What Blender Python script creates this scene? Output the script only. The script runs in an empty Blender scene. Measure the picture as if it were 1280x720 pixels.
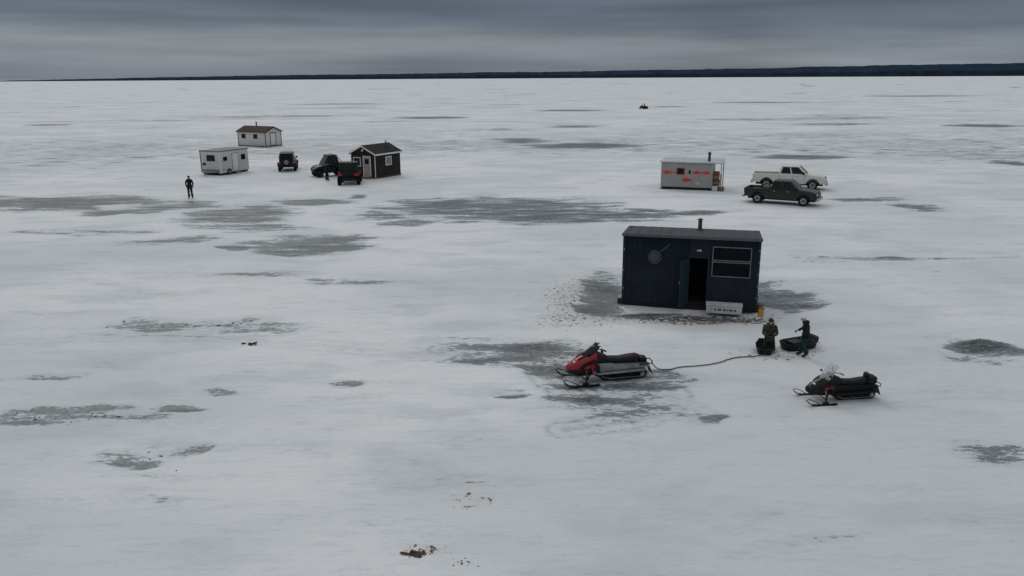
import bpy, bmesh, math, random
import numpy as np
from mathutils import Matrix, Vector
random.seed(7)
sc=bpy.context.scene
COL=bpy.context.collection
# ------------------------------------------------------------------ materials
def nn(nt,t,**k):
    n=nt.nodes.new(t)
    for a,b in k.items(): setattr(n,a,b)
    return n
def M(name,col,rough=.6,metal=0.,var=.18,scale=4.,bump=0.,spec=.4,line=None,trans=0.,alpha=1.,grime=0.):
    m=bpy.data.materials.new(name); m.use_nodes=True; nt=m.node_tree
    b=nt.nodes['Principled BSDF']; L=nt.links
    tc=nn(nt,'ShaderNodeTexCoord')
    no=nn(nt,'ShaderNodeTexNoise'); no.inputs['Scale'].default_value=scale; no.inputs['Detail'].default_value=4
    L.new(tc.outputs['Object'],no.inputs['Vector'])
    mr=nn(nt,'ShaderNodeMapRange'); mr.inputs[1].default_value=.3; mr.inputs[2].default_value=.7
    mr.inputs[3].default_value=1-var; mr.inputs[4].default_value=1+var
    L.new(no.outputs['Fac'],mr.inputs[0])
    mx=nn(nt,'ShaderNodeVectorMath',operation='SCALE'); mx.inputs[0].default_value=col
    L.new(mr.outputs[0],mx.inputs['Scale'])
    out=mx.outputs[0]; hsrc=no.outputs['Fac']
    if line:
        ax,freq,dark=line
        sp=nn(nt,'ShaderNodeSeparateXYZ'); L.new(tc.outputs['Object'],sp.inputs[0])
        mu=nn(nt,'ShaderNodeMath',operation='MULTIPLY'); mu.inputs[1].default_value=freq; L.new(sp.outputs[ax],mu.inputs[0])
        fr=nn(nt,'ShaderNodeMath',operation='FRACT'); L.new(mu.outputs[0],fr.inputs[0])
        r=nn(nt,'ShaderNodeMapRange'); r.inputs[1].default_value=0; r.inputs[2].default_value=.14; r.inputs[3].default_value=1-dark; r.inputs[4].default_value=1
        L.new(fr.outputs[0],r.inputs[0])
        m2=nn(nt,'ShaderNodeVectorMath',operation='SCALE'); L.new(out,m2.inputs[0]); L.new(r.outputs[0],m2.inputs['Scale'])
        out=m2.outputs[0]
    if grime>0:
        sp2=nn(nt,'ShaderNodeSeparateXYZ'); L.new(tc.outputs['Object'],sp2.inputs[0])
        ad=nn(nt,'ShaderNodeMath',operation='MULTIPLY_ADD'); L.new(no.outputs['Fac'],ad.inputs[0]); ad.inputs[1].default_value=-1.2; L.new(sp2.outputs[2],ad.inputs[2])
        r=nn(nt,'ShaderNodeMapRange'); r.inputs[1].default_value=-.5; r.inputs[2].default_value=.5; r.inputs[3].default_value=grime; r.inputs[4].default_value=0
        L.new(ad.outputs[0],r.inputs[0])
        mm=nn(nt,'ShaderNodeMix',data_type='RGBA'); L.new(r.outputs[0],mm.inputs[0]); L.new(out,mm.inputs[6]); mm.inputs[7].default_value=(.22,.2,.18,1)
        out=mm.outputs[2]
    L.new(out,b.inputs['Base Color'])
    b.inputs['Roughness'].default_value=rough; b.inputs['Metallic'].default_value=metal
    b.inputs['Specular IOR Level'].default_value=spec
    if trans: b.inputs['Transmission Weight'].default_value=trans
    if alpha<1: b.inputs['Alpha'].default_value=alpha
    if bump>0:
        n2=nn(nt,'ShaderNodeTexNoise'); n2.inputs['Scale'].default_value=scale*6; n2.inputs['Detail'].default_value=2
        L.new(tc.outputs['Object'],n2.inputs['Vector'])
        bp=nn(nt,'ShaderNodeBump'); bp.inputs['Strength'].default_value=bump; bp.inputs['Distance'].default_value=.02
        L.new(n2.outputs['Fac'],bp.inputs['Height']); L.new(bp.outputs[0],b.inputs['Normal'])
    return m
navy=M('navy_metal',(.0052,.0125,.022),.6,0,.4,1.2,spec=.15,grime=.04)
navyL=M('navy_door',(.011,.026,.043),.5,spec=.2)
roofdk=M('roof_metal_dark',(.030,.036,.041),.6,0,.35,1.5,spec=.25)
blackp=M('black_plastic',(.007,.007,.008),.5,0,.3,8,.1,spec=.25)
rubber=M('rubber',(.010,.010,.010),.9,0,.2,10,.3,spec=.2)
blackpaint=M('black_paint',(.005,.0055,.006),.35,0,.2,3,spec=.3)
glass=M('dark_glass',(.006,.007,.009),.25,0,.1,2,spec=.2)
paneblk=M('black_window_pane',(.006,.008,.010),.6,0,.4,2,spec=.08)  # window glass as a near-black pane with low specular, no cover over it
redp=M('red_paint',(.26,.006,.012),.3,0,.2,4)
redutv=M('dark_red_paint',(.2,.007,.009),.4)
silver=M('aluminium',(.28,.29,.30),.42,.75,.3,6)
white=M('white_paint',(.62,.62,.6),.5,0,.08,2,grime=.35)
whitewall=M('white_siding',(.56,.56,.54),.55,0,.08,2,line=(2,4,.25),grime=.3)
offwhite=M('weathered_white',(.42,.42,.41),.6,0,.15,2,grime=.3)
greywall=M('grey_siding',(.33,.335,.32),.5,0,.12,1.5,line=(2,5,.22),grime=.35)
greyroof=M('galvanised_roof',(.40,.42,.43),.5,.2,.15,2,line=(0,3.3,.2))
brownroof=M('brown_shingle',(.045,.028,.022),.85,0,.3,5,.3,spec=.2)
blackroof=M('black_shingle',(.013,.013,.015),.85,0,.3,5,.3,spec=.2)
darkwood=M('dark_board_siding',(.022,.016,.013),.75,0,.3,2,line=(2,5,.4),spec=.2)
trim=M('white_trim',(.6,.6,.58),.5,0,.1,4)
wood=M('firewood',(.16,.09,.05),.8,0,.45,9,.4)
woodend=M('pale_wood',(.3,.2,.12),.8,0,.4,9,.4)
fishred=M('fish_red',(.62,.03,.02),.5,0,.1,4)
rust=M('rusty_pipe',(.08,.04,.03),.7,.3,.4,8)
pipe=M('stove_pipe',(.05,.05,.05),.5,.6,.3,6)
truckwhite=M('cream_paint',(.6,.585,.53),.35,0,.05,2,grime=.4)
truckdark=M('dark_olive_paint',(.017,.018,.015),.35,0,.15,2,grime=.08,spec=.3)
chrome=M('chrome',(.4,.4,.4),.3,.8,.1,3)
redlight=M('tail_light',(.5,.01,.01),.25)
headl=M('head_light',(.5,.5,.48),.2)
seatm=M('seat_vinyl',(.009,.009,.010),.6,0,.3,6,.2,spec=.25)
wshield=M('clear_windshield',(.5,.53,.55),.2,0,.1,3,alpha=.4)
wshd=M('smoked_windshield',(.01,.01,.012),.2,0,.1,3,alpha=.93,spec=.25)
yellow=M('yellow_plastic',(.42,.24,.04),.55)
skin=M('skin',(.42,.24,.17),.6,0,.08,10)
ropem=M('rope',(.045,.04,.035),.85,0,.3,12)
netm=M('net_mesh',(.07,.07,.075),.8,0,.4,20,spec=.1)
interior=M('interior_dark',(.014,.012,.011),.8)
debrism=M('bark_debris',(.06,.038,.022),.9,0,.5,12,.5)
slush=M('dirty_slush',(.2,.21,.21),.7,0,.4,4,.8)
# ------------------------------------------------------------------ builders
def mkmesh(name,v,f,mat,parent=None,smooth=False,bev=0,loc=(0,0,0),rot=(0,0,0)):
    me=bpy.data.meshes.new(name); me.from_pydata([tuple(p) for p in v],[],f); me.update()
    bm=bmesh.new(); bm.from_mesh(me); bmesh.ops.recalc_face_normals(bm,faces=bm.faces); bm.to_mesh(me); bm.free()
    if mat: me.materials.append(mat)
    if smooth:
        for p in me.polygons: p.use_smooth=True
    o=bpy.data.objects.new(name,me); COL.objects.link(o); o.location=loc; o.rotation_euler=rot
    if parent: o.parent=parent
    if bev>0:
        b=o.modifiers.new('b','BEVEL'); b.width=bev; b.segments=2; b.limit_method='ANGLE'; b.angle_limit=.6
    return o
def root(name,x,y,rz=0,z=None,s=1):
    e=bpy.data.objects.new(name,None); COL.objects.link(e); e.empty_display_size=.3
    e.location=(x,y,gz1(x,y) if z is None else z); e.rotation_euler=(0,0,math.radians(rz)); e.scale=(s,s,s); return e
def box(r,name,x0,x1,y0,y1,z0,z1,mat,bev=0,rot=(0,0,0),loc=None):
    cx,cy,cz=(x0+x1)/2,(y0+y1)/2,(z0+z1)/2
    a,b,c=(x1-x0)/2,(y1-y0)/2,(z1-z0)/2
    v=[(sx*a,sy*b,sz*c) for sx in(-1,1) for sy in(-1,1) for sz in(-1,1)]
    f=[(0,1,3,2),(4,6,7,5),(0,4,5,1),(2,3,7,6),(0,2,6,4),(1,5,7,3)]
    return mkmesh(name,v,f,mat,r,False,bev,(cx,cy,cz),rot)
def cyl(r,name,p0,p1,r0,mat,r1=None,seg=14):
    p0=Vector(p0);p1=Vector(p1); r1=r0 if r1 is None else r1
    d=(p1-p0); q=d.to_track_quat('Z','Y'); v=[];n=seg
    for k,(p,rr) in enumerate(((p0,r0),(p1,r1))):
        for i in range(n):
            a=2*math.pi*i/n; v.append(p+q@Vector((rr*math.cos(a),rr*math.sin(a),0)))
    f=[(i,(i+1)%n,n+(i+1)%n,n+i) for i in range(n)]+[tuple(range(n)),tuple(range(n,2*n))]
    o=mkmesh(name,v,f,mat,r)
    for p in o.data.polygons:
        if len(p.vertices)==4: p.use_smooth=True
    return o
def tube(r,name,pts,rad,mat,seg=8):
    pts=[Vector(p) for p in pts]; v=[];f=[]
    for i,p in enumerate(pts):
        d=(pts[min(i+1,len(pts)-1)]-pts[max(i-1,0)]).normalized(); q=d.to_track_quat('Z','Y')
        for k in range(seg):
            a=2*math.pi*k/seg; v.append(p+q@Vector((rad*math.cos(a),rad*math.sin(a),0)))
    for i in range(len(pts)-1):
        A=i*seg;B=A+seg
        best=min(range(seg),key=lambda s:sum((v[A+k]-v[B+(k+s)%seg]).length for k in range(seg)))
        ring=[v[B+(k+best)%seg] for k in range(seg)]
        for k in range(seg): v[B+k]=ring[k]
        for k in range(seg): f.append((A+k,A+(k+1)%seg,B+(k+1)%seg,B+k))
    f.append(tuple(range(seg))); f.append(tuple(range(len(v)-seg,len(v))))
    return mkmesh(name,v,f,mat,r,True)
def prism(r,name,pts,y0,y1,mat,bev=0):
    n=len(pts); v=[(x,y0,z) for x,z in pts]+[(x,y1,z) for x,z in pts]
    f=[(i,(i+1)%n,n+(i+1)%n,n+i) for i in range(n)]+[tuple(range(n)),tuple(range(n,2*n))]
    return mkmesh(name,v,f,mat,r,False,bev)
def loft(r,name,rings,mat,smooth=True,cap=True):
    n=len(rings[0]); v=[p for R in rings for p in R]; f=[]
    for i in range(len(rings)-1):
        A=i*n;B=A+n
        for k in range(n): f.append((A+k,A+(k+1)%n,B+(k+1)%n,B+k))
    if cap: f+= [tuple(range(n)),tuple(range(len(v)-n,len(v)))]
    return mkmesh(name,v,f,mat,r,smooth)
def sec(x,hw,z0,z1,n=20,p=3.,top=1.,y=0):
    R=[];cz=(z0+z1)/2;hz=(z1-z0)/2
    for i in range(n):
        a=2*math.pi*i/n; c,s=math.cos(a),math.sin(a)
        yy=math.copysign(abs(c)**(2/p),c); zz=math.copysign(abs(s)**(2/p),s)
        w=hw*(1+(top-1)*(zz+1)/2)
        R.append((x,y+yy*w,cz+zz*hz))
    return R
def quadpanel(r,name,q,u0,u1,v0,v1,mat,t=.02,off=-.01,bev=0):
    A,B,C,D=[Vector(p) for p in q]
    n=((B-A).cross(D-A)).normalized()
    P=lambda u,v:(A*(1-u)+B*u)*(1-v)+(D*(1-u)+C*u)*v
    c=[P(u0,v0),P(u1,v0),P(u1,v1),P(u0,v1)]
    v=[p+n*off for p in c]+[p+n*t for p in c]
    f=[(0,1,2,3),(4,5,6,7),(0,1,5,4),(1,2,6,5),(2,3,7,6),(3,0,4,7)]
    return mkmesh(name,v,f,mat,r,False,bev)
def framed(r,name,q,u0,u1,v0,v1,gm,fm,w=.06,t=.035):
    A,B,C,D=[Vector(p) for p in q]; du=w/(B-A).length; dv=w/(D-A).length
    quadpanel(r,name+'_pane',q,u0,u1,v0,v1,gm,.018)
    quadpanel(r,name+'_frame_bottom',q,u0-du,u1+du,v0-dv,v0,fm,t); quadpanel(r,name+'_frame_top',q,u0-du,u1+du,v1,v1+dv,fm,t)
    quadpanel(r,name+'_frame_left',q,u0-du,u0,v0,v1,fm,t-.003); quadpanel(r,name+'_frame_right',q,u1,u1+du,v0,v1,fm,t-.003)
def lathe(r,name,prof,c,mat,seg=24):
    v=[];f=[];n=len(prof)
    for i in range(seg):
        a=2*math.pi*i/seg
        for (rr,yy) in prof: v.append((c[0]+rr*math.cos(a),c[1]+yy,c[2]+rr*math.sin(a)))
    for i in range(seg):
        for k in range(n):
            A=i*n;B=((i+1)%seg)*n; f.append((A+k,A+(k+1)%n,B+(k+1)%n,B+k))
    o=mkmesh(name,v,f,mat,r,True); return o
def wheel(r,name,x,y,z,R,w,mat=None,rim=None,knob=False):
    h=w/2
    lathe(r,name+'_tyre',[(R*.6,-h*.8),(R*.86,-h),(R*.97,-h*.8),(R,-h*.4),(R,h*.4),(R*.97,h*.8),(R*.86,h),(R*.6,h*.8)],(x,y,z),rubber)
    cyl(r,name+'_rim',(x,y-h*.72,z),(x,y+h*.72,z),R*.6,rim or silver,seg=20)
    cyl(r,name+'_hub',(x,y-h*.8,z),(x,y+h*.8,z),R*.2,blackp,seg=10)
    for i in range(5):
        a=2*math.pi*i/5
        for s in(-1,1):
            cyl(r,name+'_slot',(x+R*.4*math.cos(a),y+s*h*.70,z+R*.4*math.sin(a)),(x+R*.4*math.cos(a),y+s*h*.74,z+R*.4*math.sin(a)),R*.1,blackp,seg=8)
    if knob:
        for i in range(20):
            a=2*math.pi*i/20
            for s in(-1,1):
                aa=a+(.08 if s>0 else -.08)
                box(r,name+'_lug',-.03,.03,-h*.4,h*.4,-.015,.015,rubber,0,(0,-aa+math.pi/2,0)).location=(x+R*1.01*math.cos(aa),y+s*h*.5,z+R*1.01*math.sin(aa))
# ------------------------------------------------------------------ terrain functions
def vn(x,y,s):
    xi=np.floor(x);yi=np.floor(y);fx=x-xi;fy=y-yi
    fx=fx*fx*(3-2*fx);fy=fy*fy*(3-2*fy)
    def h(i,j):
        t=np.sin(i*127.1+j*311.7+s*74.7)*43758.5453; return t-np.floor(t)
    a=h(xi,yi);b=h(xi+1,yi);c=h(xi,yi+1);d=h(xi+1,yi+1)
    return (a*(1-fx)+b*fx)*(1-fy)+(c*(1-fx)+d*fx)*fy
def fbm(x,y,s,o=4):
    r=0;a=.5
    for i in range(o): r=r+a*vn(x,y,s+i); x=x*2.03+3.1;y=y*2.01-1.7;a*=.5
    return r/(1-.5**o)
# (centre x, centre y, half width, half depth, strength)  bare / wet ice patches on the lake, metres
ICE=[(-35.5,62.4,7.2,3.6,1.5),(-45,62,8,3.6,1.4),(-29.3,58.1,2.8,1.6,1.4),(-31.5,61.3,4.5,2.8,1.2),(-25.7,60.7,3.0,2.3,.8),(-19.5,56.1,3.6,4.6,1.0),(-20.5,47.2,2.6,1.4,.75),(-11.5,45.5,3.3,3.1,1.05),(-16.5,51,2.5,1.2,.6),
(-15.7,44.5,.9,.8,1),(-15.2,62.3,3.2,1.8,1.05),(-12.7,65.7,1.35,.9,1.1),(-1.2,58.7,8.6,5.4,.9),(3.5,55.7,7.6,3.2,1.0),(-5,60.5,3.8,3.2,1.05),(8,55.5,3.8,1.9,1.1),(12.7,56.4,3.4,1.1,.9),(-7.8,36.4,1.7,.5,.45),(-7,53,2,1,.65),
(4.2,35.0,1.3,2.8,1.1),(11.9,33.6,1.8,2.2,1.25),(3.8,32.2,1.0,1.4,1.2),(7.2,30.9,3.6,.6,.5),(10.5,35,3,1.5,1),(0.1,26.5,2.7,1.5,.75),(1.7,25.0,1.4,1.0,.6),(3.3,22.9,1.8,2.0,.5),(-12.6,29.6,3.7,.9,.28),(-15,30.4,1.5,.5,.35),
(-14.4,21.1,1.2,.5,.5),(-12.9,21.3,2.4,.5,.42),(-10,21.6,.8,.3,.6),(-9.6,18.7,1.0,.5,.30),(-8.5,19,.45,.36,.7),(-9.2,18.3,.4,.22,.6),(-9.3,23.1,.6,.28,.45),
(-5.1,23.8,.5,.28,.4),(-.3,22.7,.6,.32,.55),(17.0,26.8,1.25,.8,1.0),(13.1,18.7,1.2,.6,.3),(16,25.6,1,.3,.4),(90.7,153.9,7,5.1,1.3),(55.7,87.5,2.8,2.4,1.3),(34.8,95.9,6.2,3.0,1.25),(10.4,113.5,8.4,5.2,1.5),(2,122,4,4,1.1),
(0.1,126.1,5,3.0,1.0),(-19.3,196.5,9.5,6,1.3),(-99.3,174,4.8,4,1.2),(29.7,58,1.9,1.4,1.2),(27.6,62,2.6,1.2,.8),(5.6,20.8,.6,.3,.45),(65.3,161.5,8.5,4,.6),(12.8,158.3,5.5,4,.8),(17.7,234.3,10.3,7,1.0),
(19.8,41.4,4.7,.4,.4),(-9.6,55.4,2.6,1.6,.7),(-12.3,38,2.4,.4,.4),(-27.8,50,3.7,.8,.35),(-15.4,24.5,1.3,.3,.4),(-65.7,303.8,18,8,.7),(91,296,17,8,.8),(188,373,26,12,.7)]
HOLE=[(-30.0,60.5,1.9,1.1)]
DIRT=[(7.6,30.6,3.6,.8,1.0),(9.6,30.3,1.2,.6,1.1),(3.2,33,2.2,4.5,.38),(2.2,30.5,1.6,1.2,.4),(-1.8,14.4,.7,.3,.5),(1.5,26,2,1.5,.3),(9.4,26.2,2,.9,.3),(-1.0,16.4,.6,.5,.35)]
TR=[[(2.0,27.5),(1.0,25),(1.6,23),(3.5,21.5),(5.5,21.2)],[(4.4,24.3),(5,22.6),(4,21),(1.5,20.2)],[(2.2,26.5),(2.8,24),(3.6,22),(3.8,20.8)],[(-2.5,27),(0,26),(2,25),(4,24.6)],[(2.6,24),(3.4,22.8),(4.8,22),(5.4,21.4)],
    [(11,22.3),(14,22.8),(20,21),(34,14)],[(-40,42),(-20,38.5),(-8,36.5),(4,37.5),(18,42),(40,44)],[(-30,27),(-14,28.5),(-6,27.2),(0,25.4)]]
def fields(x,y):
    wx=x+(fbm(x*.35,y*.35,11,3)-.5)*3.4; wy=y+(fbm(x*.3+9,y*.45,12,3)-.5)*2.6
    near=np.clip((y-15)/40,.25,1); wx=x+(wx-x)*near+(fbm(x*1.6,y*1.6,71,2)-.5)*.5; wy=y+(wy-y)*near+(fbm(x*1.3,y*2.2,72,2)-.5)*.45
    e=np.full(x.shape,-1.0)
    for cx,cy,a,b,s in ICE:
        d=((wx-cx)/(a*1.1))**2+((wy-cy)/(b*1.1))**2
        e=np.maximum(e,s-(s+.15)*d**1.35)
    r=np.hypot(x,y)
    st=fbm(x/26+3,y/10,31,4); e=np.maximum(e,(st-.755)*8*np.clip((r-110)/150,0,1)-.1*(r<90)-np.clip((110-r)/20,0,1))
    for cx,cy,a,b in HOLE:
        d=((wx-cx)/a)**2+((wy-cy)/b)**2; e=np.where(d<1.6,np.minimum(e,d*1.5-1.3),e)
    e=np.clip(e,-1,1.5)
    dirt=np.zeros(x.shape)
    for cx,cy,a,b,s in DIRT:
        dirt=np.maximum(dirt,s*np.clip(1-((x-cx)/a)**2-((y-cy)/b)**2,0,1))
    rut=np.zeros(x.shape)
    nm=r<90
    X=x[nm];Y=y[nm]; rr=np.zeros(X.shape)
    wob=(fbm(X*.25,Y*.25,5,2)-.5)*1.2
    for ti,T in enumerate(TR):
        best=np.full(X.shape,9.)
        P=[Vector(p) for p in T]; Q=[]
        for i in range(len(P)-1):
            a=P[max(i-1,0)];b=P[i];c=P[i+1];d=P[min(i+2,len(P)-1)]
            for k in range(5):
                t=k/5; Q.append(.5*((2*b)+(c-a)*t+(2*a-5*b+4*c-d)*t*t+(3*b-a-3*c+d)*t**3))
        Q.append(P[-1])
        for p,q in zip(Q[:-1],Q[1:]):
            dx,dy=q.x-p.x,q.y-p.y; L=dx*dx+dy*dy+1e-9
            t=np.clip(((X-p.x)*dx+(Y-p.y)*dy)/L,0,1)
            best=np.minimum(best,np.hypot(X-p.x-t*dx,Y-p.y-t*dy))
        best=best+wob*.15
        g=np.exp(-((best-.5)/.09)**2)*.9+np.exp(-(best/.2)**2)*.8
        rr=np.maximum(rr,g*(1. if ti<5 else .3))
    rut[nm]=rr
    patch=np.clip(fbm(x*.5,y*.5,61,3)*2.4-.6,0,1); rut=rut*(.35+.65*patch)
    mound=np.exp(-(((x-17)/.9)**2+((y-26.9)/.6)**2)**1.2)*.25*(.5+1.0*fbm(x*3,y*3,8,3))
    rd=np.hypot((x-7.9)/1.25,y-33.2)
    berm=.10*np.exp(-((rd-4.9)/.45)**2)-.06*np.exp(-(rd/3.9)**6)
    amp=np.clip(1-(r-200)/600,0,1)
    z=((fbm(x/7,y/5,21,4)-.5)*.18+(fbm(x*.7,y*1.1,22,3)-.5)*.055)*amp
    ic=np.clip(e*2.5+.5,0,1)
    z=z*(1-.8*ic)-.03*ic-.035*rut+mound+berm
    z=z+dirt*(fbm(x*4,y*4,9,2)-.5)*.05
    return z,e,dirt,rut
def gz1(x,y):
    z,_,_,_=fields(np.array([float(x)]),np.array([float(y)])); return float(z[0])
# ------------------------------------------------------------------ ground
ang=np.radians(np.concatenate([np.linspace(-46,46,470),np.linspace(48,312,66)]))
rad=np.concatenate([np.linspace(.6,7.5,10),np.exp(np.linspace(np.log(8),np.log(420),640)),np.exp(np.linspace(np.log(430),np.log(25000),50))])
A,Rr=np.meshgrid(ang,rad); na,nr=len(ang),len(rad)
X=(Rr*np.sin(A)).ravel();Y=(Rr*np.cos(A)).ravel()
Z,E,D,U=fields(X,Y)
co=np.empty((na*nr+1,3)); co[:-1,0]=X;co[:-1,1]=Y;co[:-1,2]=Z; co[-1]=(0,0,Z[:na].mean())
i=np.arange(nr-1)[:,None]*na; j=np.arange(na)[None,:]; j2=(j+1)%na
q=np.stack([i+j,i+na+j,i+na+j2,i+j2],-1).reshape(-1,4)
tri=np.stack([np.full(na,na*nr),np.arange(na),(np.arange(na)+1)%na],-1)
me=bpy.data.meshes.new('frozen_lake_ground')
me.vertices.add(len(co)); me.vertices.foreach_set('co',co.ravel())
nl=q.size+tri.size; me.loops.add(nl); me.loops.foreach_set('vertex_index',np.concatenate([q.ravel(),tri.ravel()]).astype(np.int32))
me.polygons.add(len(q)+len(tri))
ls=np.concatenate([np.arange(len(q))*4,len(q)*4+np.arange(len(tri))*3]).astype(np.int32)
me.polygons.foreach_set('loop_start',ls)
me.polygons.foreach_set('use_smooth',np.ones(len(ls),dtype=bool))
me.update(calc_edges=True); me.validate()
for nme,arr in(('ice',E),('dirt',D),('rut',U)):
    at=me.attributes.new(nme,'FLOAT','POINT'); at.data.foreach_set('value',np.append(arr,arr[:1]).astype(np.float32))
ground=bpy.data.objects.new('snow_covered_ice_ground',me); COL.objects.link(ground)
if me.polygons[1000].normal.z<0: me.flip_normals()
gm=bpy.data.materials.new('snow_and_ice'); gm.use_nodes=True; nt=gm.node_tree; L=nt.links; bs=nt.nodes['Principled BSDF']
geo=nn(nt,'ShaderNodeNewGeometry')
def mapn(sx,sy,scale,detail=6,rough=.55):
    mp=nn(nt,'ShaderNodeMapping'); mp.inputs['Scale'].default_value=(sx,sy,1); L.new(geo.outputs['Position'],mp.inputs[0])
    n=nn(nt,'ShaderNodeTexNoise'); n.noise_dimensions='2D'; n.inputs['Scale'].default_value=scale; n.inputs['Detail'].default_value=detail; n.inputs['Roughness'].default_value=rough
    L.new(mp.outputs[0],n.inputs['Vector']); return n.outputs['Fac']
def math2(op,a,b=None,c=None):
    n=nn(nt,'ShaderNodeMath',operation=op)
    for k,v in enumerate((a,b,c)):
        if v is None: continue
        if isinstance(v,(int,float)): n.inputs[k].default_value=v
        else: L.new(v,n.inputs[k])
    return n.outputs[0]
def mrange(v,a,b,c=0,d=1,smooth=True):
    n=nn(nt,'ShaderNodeMapRange'); n.interpolation_type='SMOOTHSTEP' if smooth else 'LINEAR'
    L.new(v,n.inputs[0])
    for k,x in zip((1,2,3,4),(a,b,c,d)): n.inputs[k].default_value=x
    return n.outputs[0]
def mixc(f,a,b):
    n=nn(nt,'ShaderNodeMix',data_type='RGBA'); L.new(f,n.inputs[0])
    for k,v in((6,a),(7,b)):
        if isinstance(v,tuple): n.inputs[k].default_value=v
        else: L.new(v,n.inputs[k])
    return n.outputs[2]
def attr(n_):
    n=nn(nt,'ShaderNodeAttribute'); n.attribute_name=n_; return n.outputs['Fac']
ice,dirt,rut=attr('ice'),attr('dirt'),attr('rut')
n1=mapn(.30,1.25,.9,7,.66); n2=mapn(1,2.4,3.0,6,.7); n3=mapn(.6,1,.10,3); n4=mapn(1,1,14,3,.7); n5=mapn(.5,1.2,.4,4,.6); n7=mapn(.35,2.2,2.0,4,.7)
v=math2('MULTIPLY_ADD',math2('SUBTRACT',n1,.5),4.6,ice); v=math2('MULTIPLY_ADD',math2('SUBTRACT',n2,.5),2.6,v)
imask=mrange(v,.14,.5); icedeep=mrange(v,.45,1.5)
snow=mixc(mrange(n3,.35,.65),(.575,.592,.598,1),(.685,.695,.695,1))
snow=mixc(math2('MULTIPLY',mrange(n5,.48,.70),.5),snow,(.46,.485,.495,1))
snow=mixc(math2('MULTIPLY',mrange(n7,.50,.72),.30),snow,(.44,.465,.475,1))
snow=mixc(math2('MULTIPLY',mrange(n4,.45,.75),.16),snow,(.42,.44,.45,1))
halo=mrange(v,-.8,.12); snow=mixc(math2('MULTIPLY',halo,.34),snow,(.38,.41,.42,1))
snow=mixc(math2('MULTIPLY',rut,mrange(n2,.35,.6,.15,.85)),snow,(.17,.19,.195,1))
icec=mixc(icedeep,(.14,.16,.165,1),(.030,.037,.042,1))
icec=mixc(math2('MULTIPLY',mrange(n2,.50,.66),.75),icec,(.27,.295,.30,1))
c=mixc(imask,snow,icec)
n6=mapn(1,1,5,4,.7)
c=mixc(math2('MULTIPLY',dirt,.3),c,(.33,.30,.265,1))
c=mixc(math2('MULTIPLY',mrange(math2('MULTIPLY_ADD',dirt,.20,n6),.62,.70),mrange(dirt,0,.15)),c,(.10,.065,.045,1))
L.new(c,bs.inputs['Base Color'])
L.new(mrange(imask,0,1,.8,.42),bs.inputs['Roughness']); L.new(mrange(imask,0,1,.2,.28),bs.inputs['Specular IOR Level'])
h=math2('MULTIPLY_ADD',n2,.6,math2('MULTIPLY',n4,.22)); h=math2('MULTIPLY_ADD',n7,.6,h); h=math2('MULTIPLY',h,mrange(imask,0,1,1,.25)); h=math2('MULTIPLY_ADD',imask,-.25,h)
bp=nn(nt,'ShaderNodeBump'); bp.inputs['Strength'].default_value=.6; bp.inputs['Distance'].default_value=.07; L.new(h,bp.inputs['Height']); L.new(bp.outputs[0],bs.inputs['Normal'])
me.materials.append(gm)
# ------------------------------------------------------------------ distant wooded shore
def shore():
    v=[];f=[]; n=1500
    def hgt(a):
        P=[(-35,0),(-30,7),(-24,16),(-15,27),(-6,34),(3,40),(12,46),(22,56),(30,66),(45,80),(70,90),(180,60),(260,30),(325,0)]
        for (a0,h0),(a1,h1) in zip(P[:-1],P[1:]):
            if a0<=a<=a1: return h0+(h1-h0)*(a-a0)/(a1-a0)
        return 0
    aa=np.linspace(-35,325,n); jag=fbm(aa*9,aa*0,3,4); big=fbm(aa*.35,aa*0,4,3)
    for k,a in enumerate(aa):
        t=math.radians(a); s=hgt(a); hh=s*(.88+.24*big[k])+min(s,8)*(jag[k]-.5)*.6
        hh=max(hh,0)
        for rr,z in((5000,-1),(5003,hh*.45),(5120,hh),(5600,hh*1.0),(6000,-2)):
            v.append((rr*math.sin(t),rr*math.cos(t),z))
    for k in range(n-1):
        for m in range(4): f.append((k*5+m,k*5+m+1,k*5+5+m+1,k*5+5+m))
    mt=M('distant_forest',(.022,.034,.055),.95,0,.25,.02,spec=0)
    mkmesh('distant_forest_shoreline_hills',v,f,mt)
shore()
# ------------------------------------------------------------------ navy hut
W,Dp,Hh=5.5,2.45,3.02
r=root('navy_ice_fishing_hut',4.76,32.69,-14.5,0)
z0=.16
box(r,'wall_front_left',0,2.75,0,.08,z0,Hh,navy); box(r,'wall_front_right',3.48,W,0,.08,z0,Hh,navy); box(r,'wall_above_door',2.75,3.48,0,.08,2.2,Hh,navy)
box(r,'wall_back',0,W,Dp-.08,Dp,z0,Hh-.12,navy); box(r,'wall_left',0,.08,.08,Dp-.08,z0,Hh-.02,navy); box(r,'wall_right',W-.08,W,.08,Dp-.08,z0,Hh-.02,navy)
box(r,'floor',.08,W-.08,.08,Dp-.08,z0,z0+.07,interior)
box(r,'interior_bench',.1,2.6,1.6,2.3,z0+.07,.75,interior); box(r,'interior_stove',3.9,4.4,1.7,2.2,z0+.07,.95,interior,.02)
for k in range(24):
    x=.12+k*.226
    if 2.70<x<3.53: box(r,'siding_rib',x-.012,x+.012,-.014,0.001,2.27,Hh-.06,navy); continue
    if x<W-.1: box(r,'siding_rib',x-.012,x+.012,-.014,0.001,z0+.02,Hh-.06,navy)
for k in range(10):
    y=.15+k*.23
    box(r,'siding_rib',-.014,.001,y-.012,y+.012,z0+.02,Hh-.12,navy); box(r,'siding_rib',W-.001,W+.014,y-.012,y+.012,z0+.02,Hh-.12,navy)
for x in(0,W): box(r,'corner_trim',x-.045,x+.045,-.03,.03,z0-.02,Hh-.03,navyL)
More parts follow.
